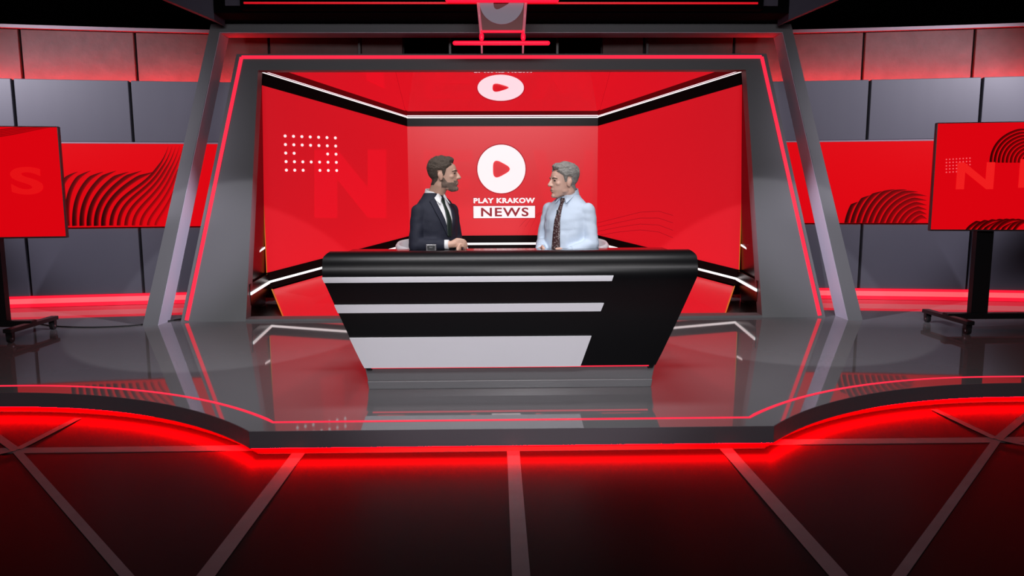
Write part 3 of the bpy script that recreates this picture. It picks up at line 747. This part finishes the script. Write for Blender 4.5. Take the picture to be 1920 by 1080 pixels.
def person(cx, cy, body_rot, head_rot, head_off, head_tilt, label, suit, lift=.035):
    P = empty('person', (cx, cy, 0), label, 'person')
    R = Matrix.Translation((cx, cy, lift)) @ Matrix.Rotation(body_rot, 4, 'Z')
    HC = Vector((head_off[0], head_off[1], head_off[2]-lift))           # head centre in body coordinates
    HM = Matrix.Translation(HC) @ Matrix.Rotation(head_rot-body_rot, 4, 'Z') @ Matrix.Rotation(head_tilt, 4, 'X')
    sk, hr = ('skin1', 'hair1') if suit else ('skin2', 'hair2')
    # ---- head pieces, in head coordinates
    H = MB()
    H.ell((0, .016, .040), (.0755, .097, .084), 30, 20)
    H.eloft([(.075, .058, .06, -.020), (.05, .066, .072, -.018), (.025, .065, .073, -.020), (0, .064, .073, -.021), (-.03, .061, .073, -.021), (-.055, .057, .068, -.026), (-.076, .048, .055, -.032), (-.094, .039, .042, -.044), (-.106, .026, .027, -.056), (-.112, .012, .014, -.060)], 26)
    H.ell((0, -.082, -.094), (.019, .015, .016))              # chin
    H.cap((-.032, -.081, .030), (.032, -.081, .030), .0105, .0105)   # brow ridge
    H.cap((0, -.087, .022), (0, -.111, -.018), .0085, .0115)      # nose bridge to tip
    H.cap((0, -.100, -.004), (0, -.108, -.020), .0095, .0115)
    for s in (-1, 1):
        H.ell((s*.013, -.098, -.022), (.0085, .011, .0075))
        H.ell((s*.040, -.058, -.010), (.020, .020, .018))       # cheekbone
        H.ell((s*.073, .010, -.006), (.010, .018, .031), rz=-s*.35)
        H.ell((s*.079, .018, .004), (.008, .014, .022), rz=-s*.5)
        H.ell((s*.046, -.010, -.060), (.013, .034, .018))        # jaw angle
    H.ell((0, -.0925, -.049), (.022, .009, .0062)); H.ell((0, -.0905, -.063), (.019, .009, .0068))
    H.v = [HM @ p for p in H.v]
    B = MB(); B.v += H.v; B.f += H.f; B.mi += H.mi
    nb = HM @ Vector((0, .028, -.055)); B.tube([nb+Vector((0, 0, .03)), nb, Vector((HC.x*.5, .022, 1.16)), Vector((0, .02, 1.10))], [.056, .058, .060, .075], 22)
    q = .84
    B.eloft([(.50, .15*q, .11*q, .0), (.62, .155*q, .112*q), (.78, .145*q, .105*q), (.92, .165*q, .112*q), (1.03, .17*q, .11*q), (1.08, .15*q, .09*q), (1.12, .09, .06, .01)])
    if suit: SX, EL, WR = .152, (.195, .0, .83), (.052, -.205, .823)
    else: SX, EL, WR = .158, (.205, -.01, .82), (.105, -.205, .765)
    HD = []
    for s in (-1, 1):
        sh = Vector((s*SX, .005, 1.06)); el = Vector((s*EL[0], EL[1], EL[2])); wr = Vector((s*WR[0], WR[1]+(.012 if s > 0 else 0), WR[2]+(.012 if s < 0 else 0)))
        B.cap(sh, el, .042, .036); B.cap(el, wr, .038, .025)
        hip = Vector((s*.09, 0, .585)); kn = Vector((s*.11, -.40, .60)); an = Vector((s*.10, -.36, .19))
        B.cap(hip, kn, .075, .05); B.cap(kn, an, .046, .034); B.cap(an+Vector((0, 0, -.02)), an+Vector((0, -.13, -.035)), .032, .026)
        # hand: palm and five bent fingers, clasped in front
        fwd = Vector((-s*.80, -.60, -.04)).normalized(); upv = Vector((0, 0, 1)); sd = fwd.cross(upv).normalized()   # thumb side
        pz = Vector((0, 0, .014 if s < 0 else -.006))
        palm = wr+fwd*.045+pz
        pm = MB(); B.cap(wr, wr+fwd*.03+pz*.5, .024, .022)
        for k in range(4):
            o_ = Vector((0, 0, (.030-.020*k)*.62)); L = (.040, .045, .042, .033)[k]; out = Vector((0, -.0, 0))
            root = palm+fwd*.018+o_*1.1+Vector((0, -.010, 0))
            B.cap(wr+o_*.6+fwd*.01, root, .013, .0112)
            d1 = (fwd*.75+Vector((0, -.35, -.1))).normalized(); k1 = root+d1*L*.62
            d2 = (fwd*.85+Vector((0, .45, -.45))).normalized(); k2 = k1+d2*L*.5; k3 = k2+(d2+Vector((0, .4, -.5))).normalized()*L*.38
            B.cap(root, k1, .0098, .0092, 10); B.cap(k1, k2, .0092, .0085, 10); B.cap(k2, k3, .0085, .0075, 10)
        tb = wr+fwd*.02+Vector((0, .004, .018)); t1 = tb+(fwd*.6+Vector((0, -.15, .45))).normalized()*.034; t2 = t1+(fwd*.95+Vector((0, -.3, .0))).normalized()*.028
        B.cap(tb, t1, .0125, .0105, 10); B.cap(t1, t2, .0105, .0085, 10)
        HD.append((wr, el, sh))
    body = B.build('body', sk, None, True); remesh(body, .0042, 3)
    def finish(o):
        o.data.transform(R); o.parent = P; o.matrix_parent_inverse = Matrix.Translation((-cx, -cy, 0)); return o
    parts = [body]
    bm_ = body.data
    # ---- hair, beard, brows, eyes
    def hairline(p):
        x, y, z = p; ys_ = [(-.2, .094), (-.080, .090), (-.066, .075), (-.045, .058), (-.030, .045), (-.016, .002), (-.006, -.002), (.000, .036), (.030, .036), (.036, -.030), (.07, -.062), (.2, -.068)]
        if abs(x) < .035 and y < 0: return z > .086
        for (a, za), (b, zb) in zip(ys_, ys_[1:]):
            if a <= y <= b: return z > za+(zb-za)*(y-a)/(b-a)
        return False
    def hairpred(p):
        if p.z < -.075 or p.length > .2: return False
        if abs(p.x) > .081 and p.z < .034: return False
        return hairline(p)
    if suit: th_ = lambda p: .004+.014*max(0, min(1, (p.z-.03)/.07))+.010*max(0, min(1, (-p.y-.02)/.05))*max(0, min(1, (p.z-.06)/.04))
    else: th_ = lambda p: .005+.016*max(0, min(1, (p.z-.02)/.07))+.010*max(0, min(1, (-p.y-.02)/.05))*max(0, min(1, (p.z-.06)/.04))
    parts.append(shell_from('hair', bm_, HM, hairpred, th_, hr, None, .32))
    if suit:
        def bp(p):
            if p.z < -.128 or p.z > -.002 or p.y > .012: return False
            if abs(p.x) > .074: return False
            line = -.038 if p.y < -.075 else (-.050 if p.y < -.035 else (-.050+(p.y+.035)/.035*.046 if p.y < 0 else -.004))
            if p.z > line: return False
            if p.y < -.075 and -.064 < p.z < -.046 and abs(p.x) < .020: return False
            if p.z < -.085 and p.y > -.035: return False
            return p.z > -.085 or p.y < -.03
        parts.append(shell_from('beard', bm_, HM, bp, lambda p: .0008+.002*max(0, min(1, (-p.z-.07)/.03)), 'beard', None, .4))
    bt = bvh(bm_)
    def front(x, z, off=0):
        o_ = HM @ Vector((x, -.3, z)); d_ = (HM.to_3x3() @ Vector((0, 1, 0))).normalized()
        h_ = bt.ray_cast(o_, d_); return h_[0]-d_*off
    for s in (-1, 1):
        q_ = MB().ell((0, 0, 0), (.0125, .007, .0055), 14, 8, 0); c_ = front(s*.032, .012, -.001); e = MB(); br = MB()
        R3 = HM.to_3x3(); e.add([c_+R3 @ Vector((p.x, p.y, p.z)) for p in q_.v], q_.f)
        pts = [front(s*x, z, .0015) for x, z in ((.016, .027), (.028, .032), (.040, .031), (.050, .025))]
        br.tube(pts, [.0022, .0036, .0034, .002], 8)
        parts.append(e.build('eye', 'eye', None, True)); parts.append(br.build('eyebrow', 'brow', None, True))
    pts = [front(x, -.056-abs(x)*.08, .0008) for x in (-.021, -.011, 0, .011, .021)]
    parts.append(MB().tube(pts, [.0012, .0024, .0026, .0024, .0012], 8).build('mouth', 'lips', None, True))
    # ---- clothes
    def sleeves(mb, r0, r1, r2, r3, cut):
        for wr, el, sh in HD:
            w2 = wr+(el-wr).normalized()*cut
            mb.cap(sh, el, r0, r1); 
            mb.tube([el+(sh-el)*.02, el*.7+w2*.3, el*.3+w2*.7, w2], [r2, r2*.98, r3*1.05, r3], 20); mb.ell(el, (r1*1.02,)*3)
            mid = sh*.5+el*.5; mb.ell(sh+Vector((-.01*(1 if sh.x > 0 else -1), 0, -.004)), (r0*1.0, r0*1.1, r0*1.0))
    g = 1.0
    C = MB()
    if suit:
        C.eloft([(.50, .178, .135, .0), (.62, .176, .134, 0), (.76, .150, .122, -.004), (.90, .160, .128, -.008), (1.0, .168, .128, -.006), (1.06, .172, .112, 0), (1.10, .160, .094, .006), (1.135, .125, .082, .012), (1.165, .090, .076, .016), (1.19, .070, .068, .02)])
        sleeves(C, .055, .049, .047, .038, .035)
        jk = C.build('jacket', 'navy', None, True)
    else:
        C.eloft([(.50, .190, .145, .0), (.62, .190, .146, -.004), (.76, .165, .150, -.012), (.88, .168, .146, -.012), (1.0, .174, .134, -.008), (1.05, .176, .118, 0), (1.09, .164, .100, .006), (1.12, .130, .086, .012), (1.15, .092, .079, .016), (1.175, .072, .071, .02)])
        sleeves(C, .057, .051, .050, .041, .035)
        jk = C.build('shirt', 'shirtblue', None, True)
    remesh(jk, .006, 16)
    nrm_ = [v_.normal.copy() for v_ in jk.data.vertices]
    for v_, vn in zip(jk.data.vertices, nrm_):      # soft cloth folds
        p = v_.co; a = noise.noise(Vector((p.x*9, p.y*9, p.z*15+3)))*.5+noise.noise(Vector((p.x*20+5, p.y*20, p.z*28)))*.3
        k = 1.0 if abs(p.x) > .12 or p.z < .93 else .35
        v_.co = p+vn*a*(.012 if not suit else .008)*k
    parts.append(jk); jt = bvh(jk.data)
    # collar around the neck
    def collar(m, zt):
        mb = MB(); rings = []
        for k in range(29):
            a = math.radians(-90+22+(360-44)*k/28); c, s_ = math.cos(a), math.sin(a)
            lift = .030*(1+s_)/2
            cxn = HC.x*.35
            rings.append([(cxn+.062*c, .018+.064*s_, 1.165+lift*.4), (cxn+.060*c, .018+.062*s_, zt+lift), (cxn+.066*c, .018+.068*s_, zt+.001+lift), (cxn+.078*c, .014+.084*s_, 1.155+lift*.7)])
        mb.loft(rings)
        for s in (-1, 1):      # collar wings
            a_ = Vector((cxn+s*.024, -.044, zt)); b_ = Vector((cxn+s*.010, -.062, zt-.030)); c_ = Vector((s*.046, -.100, 1.112)); d_ = Vector((s*.066, -.030, 1.160))
            mb.prism([a_, b_, c_, d_], (0, -.004, .001))
        return mb.build('collar', m, None, False)
    if suit:
        parts.append(collar('shirtwhite', 1.190))
        parts.append(patch('shirt_front', [[((-.055, 1.150), (.055, 1.150)), ((-.056, 1.08), (.056, 1.08)), ((-.030, .96), (.034, .96)), ((-.006, .895), (.010, .895))]], jt, .004, .003, 'shirtwhite', None))
        parts.append(patch('lapels', [[((-.098, 1.13), (-.060, 1.155)), ((-.092, 1.06), (-.050, 1.07)), ((-.066, .98), (-.026, .965)), ((-.024, .90), (-.004, .88))], [((.060, 1.155), (.098, 1.13)), ((.050, 1.07), (.092, 1.06)), ((.030, .965), (.070, .98)), ((.008, .88), (.026, .90))]], jt, .010, .006, 'navy', None))
        parts.append(patch('tie', [[((-.013, 1.150), (.013, 1.150)), ((-.017, 1.143), (.017, 1.143)), ((-.010, 1.112), (.010, 1.112)), ((-.018, 1.03), (.018, 1.03)), ((-.024, .94), (.024, .94)), ((-.018, .885), (.020, .885))]], jt, .013, .007, 'tiegreen', None))
        cuff = 'shirtwhite'
    else:
        parts.append(collar('shirtblue', 1.190))
        parts.append(patch('placket', [[((-.018, 1.14), (.018, 1.14)), ((-.018, .95), (.018, .95)), ((-.018, .70), (.018, .70))]], jt, .002, .002, 'shirtblue', None))
        parts.append(patch('tie', [[((-.015, 1.150), (.015, 1.150)), ((-.020, 1.140), (.020, 1.140)), ((-.012, 1.108), (.012, 1.108)), ((-.020, 1.02), (.020, 1.02)), ((-.030, .88), (.030, .88)), ((-.036, .74), (.036, .74)), ((-.002, .70), (.002, .70))]], jt, .009, .006, 'tiebrown', None))
        h_ = jt.ray_cast(Vector((.004, -1, 1.055)), Vector((0, 1, 0)))[0]
        parts.append(MB().cap(h_+Vector((-.012, -.018, .005)), h_+Vector((-.012, -.018, -.014)), .006, .0045, 10).build('clip_microphone', 'blackpl', None, True))
        cuff = 'shirtblue'
    for wr, el, sh in HD:
        d_ = (el-wr).normalized(); parts.append(MB().tube([wr+d_*.010, wr+d_*.045], [.033, .034] if suit else [.036, .040], 20).build('cuff', cuff, None, True))
    mb = MB()
    for s in (-1, 1):
        hip = Vector((s*.09, 0, .595)); kn = Vector((s*.11, -.40, .605)); an = Vector((s*.10, -.36, .22))
        mb.cap(hip, kn, .09, .066); mb.cap(kn, an, .064, .052)
    mb.eloft([(.515, .16, .12), (.56, .178, .136), (.64, .172, .13), (.70, .15, .12)])
    tr = mb.build('trousers', 'trouser', None, True); remesh(tr, .009, 4); parts.append(tr)
    for s in (-1, 1):
        x = s*.10
        sh_ = MB().eloft([(.142, .045, .115, -.43), (.150, .050, .122, -.43), (.172, .048, .115, -.425), (.19, .042, .08, -.40), (.22, .04, .045, -.37)], 20)
        sh_.v = [p+Vector((x, 0, -.0)) for p in sh_.v]; parts.append(sh_.build('shoe', 'shoe', None, True))
    for o in parts: finish(o)
    return P

def rad(a): return math.radians(a)
chair(-.56, 5.53, rad(30), 'white tub chair under the man in the navy suit')
chair(.48, 5.53, rad(-22), 'white tub chair under the man in the pale blue shirt')
person(-.515, 5.36, rad(46), rad(84), (.03, -.06, 1.345), rad(-2), 'man in a navy suit and dark tie seated behind the desk, hands clasped, looking right', True)
person(.435, 5.42, rad(-36), rad(-70), (-.01, -.05, 1.298), rad(2), 'grey-haired man in a pale blue shirt and brown tie seated behind the desk, looking left', False)

# ================================================================== SCREENS ON MOBILE STANDS
def monitor(s, corner_px, posts, label, waves, letters):
    P0 = corner_px              # (x at top, y top, y bottom) of the near-centre edge
    Yc = 6.5
    tp = atY(P0[0], P0[1], Yc); bt_ = atY(P0[0], P0[2], Yc)
    x0 = tp.x; z1 = tp.z; z0 = bt_.z; Wd = 1.72; ang = rad(9)*s*-1     # outer end comes forwards
    E_ = empty('display_stand', (x0+s*Wd/2, Yc, 0), label, 'screen', 'screens on rolling stands')
    ux_ = Vector((s*math.cos(rad(9)), -math.sin(rad(9)), 0)); nn = Vector((-s*math.sin(rad(9)), -math.cos(rad(9)), 0))
    O = Vector((x0, Yc, 0))
    def pt(u, z, off=0): return O+ux_*u+Vector((0, 0, z))+nn*off
    bevel(MB().prism([pt(0, z0), pt(Wd, z0), pt(Wd, z1), pt(0, z1)], -nn*.05).build('housing', 'bezel', E_), .006)
    b = .008
    MB().prism([pt(b, z0+.014, .003), pt(Wd-b, z0+.014, .003), pt(Wd-b, z1-b, .003), pt(b, z1-b, .003)], -nn*.003).build('screen_face', 'screen', E_)
    def mp(px, py, off):
        p = hit(px, py, pt(0, 0, .004+off), nn); u = (p-O).dot(ux_); u = min(max(u, b), Wd-b); z = min(max(p.z, z0+.014), z1-b)
        return pt(u, z, .004+off)
    for wv in waves: wave_mesh('wave_artwork', wv, mp, E_)
    for ch, (px0, py0, px1, py1), m in letters:
        a, c = mp(px0, py1, .003), mp(px1, py0, .003)
        fit_text('screen_lettering', ch, (a+c)/2, ux_*s, (0, 0, 1), nn, (c-a).dot(ux_*s), c.z-a.z, m, E_, .03, 1, .001)
    for u in posts:
        p = pt(u, 0, -.09); MB().box((p.x-.075, p.y-.03, .10), (p.x+.075, p.y+.03, z1-.15)).build('post', 'blackmt', E_)
    ua, ub = min(posts), max(posts)
    for z in (z0+.25, z1-.3):
        MB().prism([pt(ua-.1, z, -.055), pt(ub+.1, z, -.055), pt(ub+.1, z+.05, -.055), pt(ua-.1, z+.05, -.055)], -nn*.03).build('mounting_rail', 'blackmt', E_)
    mb = MB()
    for u in (ua, ub):
        p = pt(u, 0, -.09); 
        for dx in ((-.26 if u == (ua if s > 0 else ub) else .26),):
            pass
    # base: cross bar and feet
    pa, pb = pt(ua, .115, -.09), pt(ub, .115, -.09)
    mb.box((min(pa.x, pb.x)-.30, pa.y-.05, .085), (max(pa.x, pb.x)+.30, pa.y+.03, .14))
    base = mb.build('base_bar', 'blackmt', E_); bevel(base, .01)
    for xx in (min(pa.x, pb.x)-.27, max(pa.x, pb.x)+.27):
        bevel(MB().prism([(xx-.035, pa.y-.34, .085), (xx+.035, pa.y-.34, .085), (xx+.035, pa.y+.34, .085), (xx-.035, pa.y+.34, .085)], (0, 0, .035)).build('foot', 'blackmt', E_), .006)
        for yy in (-.30, .30):
            c = Vector((xx, pa.y+yy, .034)); 
            cs = MB().tube([c+Vector((-.016, 0, 0)), c+Vector((.016, 0, 0))], .034, 20).build('castor', 'rubber', E_, False)
            MB().tube([c+Vector((-.019, 0, 0)), c+Vector((.019, 0, 0))], .010, 12).build('hub', 'chrome', cs)
            MB().box((c.x-.026, c.y-.02, .05), (c.x+.026, c.y+.02, .088)).build('bracket', 'blackmt', cs)
    return E_
wl_ = [(((-60+i*8, 262-i*3), (0, 262-i*4), (40, 250-i*3), (100-i*5, 238)), 3, 2, .35) for i in range(5)]
monitor(-1, (108.5, 237, 446), (.62, 1.12), 'red screen showing a faint letter S, on a black rolling stand at the left edge', [wl_], [('S', (22, 313, 78, 365), 'screen3')])
wr_ = []
for i in range(9):
    rx, ry = 76-7.5*i, 62-6*i; cx_, cy_ = 1938, 306
    wr_.append((((cx_-rx, cy_-1), (cx_-rx, cy_-.6*ry), (cx_-.6*rx, cy_-ry), (cx_, cy_-ry)), 6, 5, .97-.03*i))
wr2_ = []
for i in range(9):
    rx, ry = 130-11*i, 34-1.5*i; cx_, cy_ = 1945, 440
    wr2_.append((((cx_-rx, cy_-1), (cx_-rx+4, cy_-.5*ry), (cx_-.7*rx, cy_-ry), (cx_-.3*rx, cy_-ry)), 7, 6, .97, min(1, .5+.08*i)))
mon = monitor(1, (1757, 230, 433), (.48, .98), 'red screen with dark waves and letter N, on a black rolling stand at right', [wr_, wr2_],
        [('N', (1792, 304, 1866, 355), 'screen2'), ('E', (1909, 298, 1965, 352), 'screen2')])
# dotted grid on the right screen
def mon_dots():
    Yc = 6.5; tp = atY(1757, 230, Yc); O = Vector((tp.x, Yc, 0)); ux_ = Vector((math.cos(rad(9)), -math.sin(rad(9)), 0)); nn = Vector((-math.sin(rad(9)), -math.cos(rad(9)), 0))
    mb = MB()
    for r in range(5):
        for c in range(8):
            p = hit(1774.5+c*6.3, 299+r*6.0-c*.35, O+nn*.006, nn)
            ringp = [p+(ux_*math.cos(q)+Vector((0, 0, 1))*math.sin(q))*.0058 for q in [2*math.pi*k/8 for k in range(8)]]; mb.prism(ringp, nn*.001)
    mb.build('dot_pattern', 'pinkled', mon)
mon_dots()

# cable on the platform behind the left stand
pts = []
P = [atZ(70, 606, .006), atZ(100, 611, .006), atZ(160, 613.5, .006), atZ(230, 611.5, .006), atZ(285, 606, .006), atZ(340, 598, .006)]
for i in range(len(P)-1):
    for k in range(5):
        t = k/5; a, b, c, d = P[max(i-1, 0)], P[i], P[i+1], P[min(i+2, len(P)-1)]
        pts.append(.5*((2*b)+(c-a)*t+(2*a-5*b+4*c-d)*t*t+(3*b-a-3*c+d)*t**3))
pts.append(P[-1])
tag(MB().tube(pts, .006, 8).build('power_cable', 'rubber', None, True), 'thin black cable lying on the grey platform by the left screen stand', 'cable')
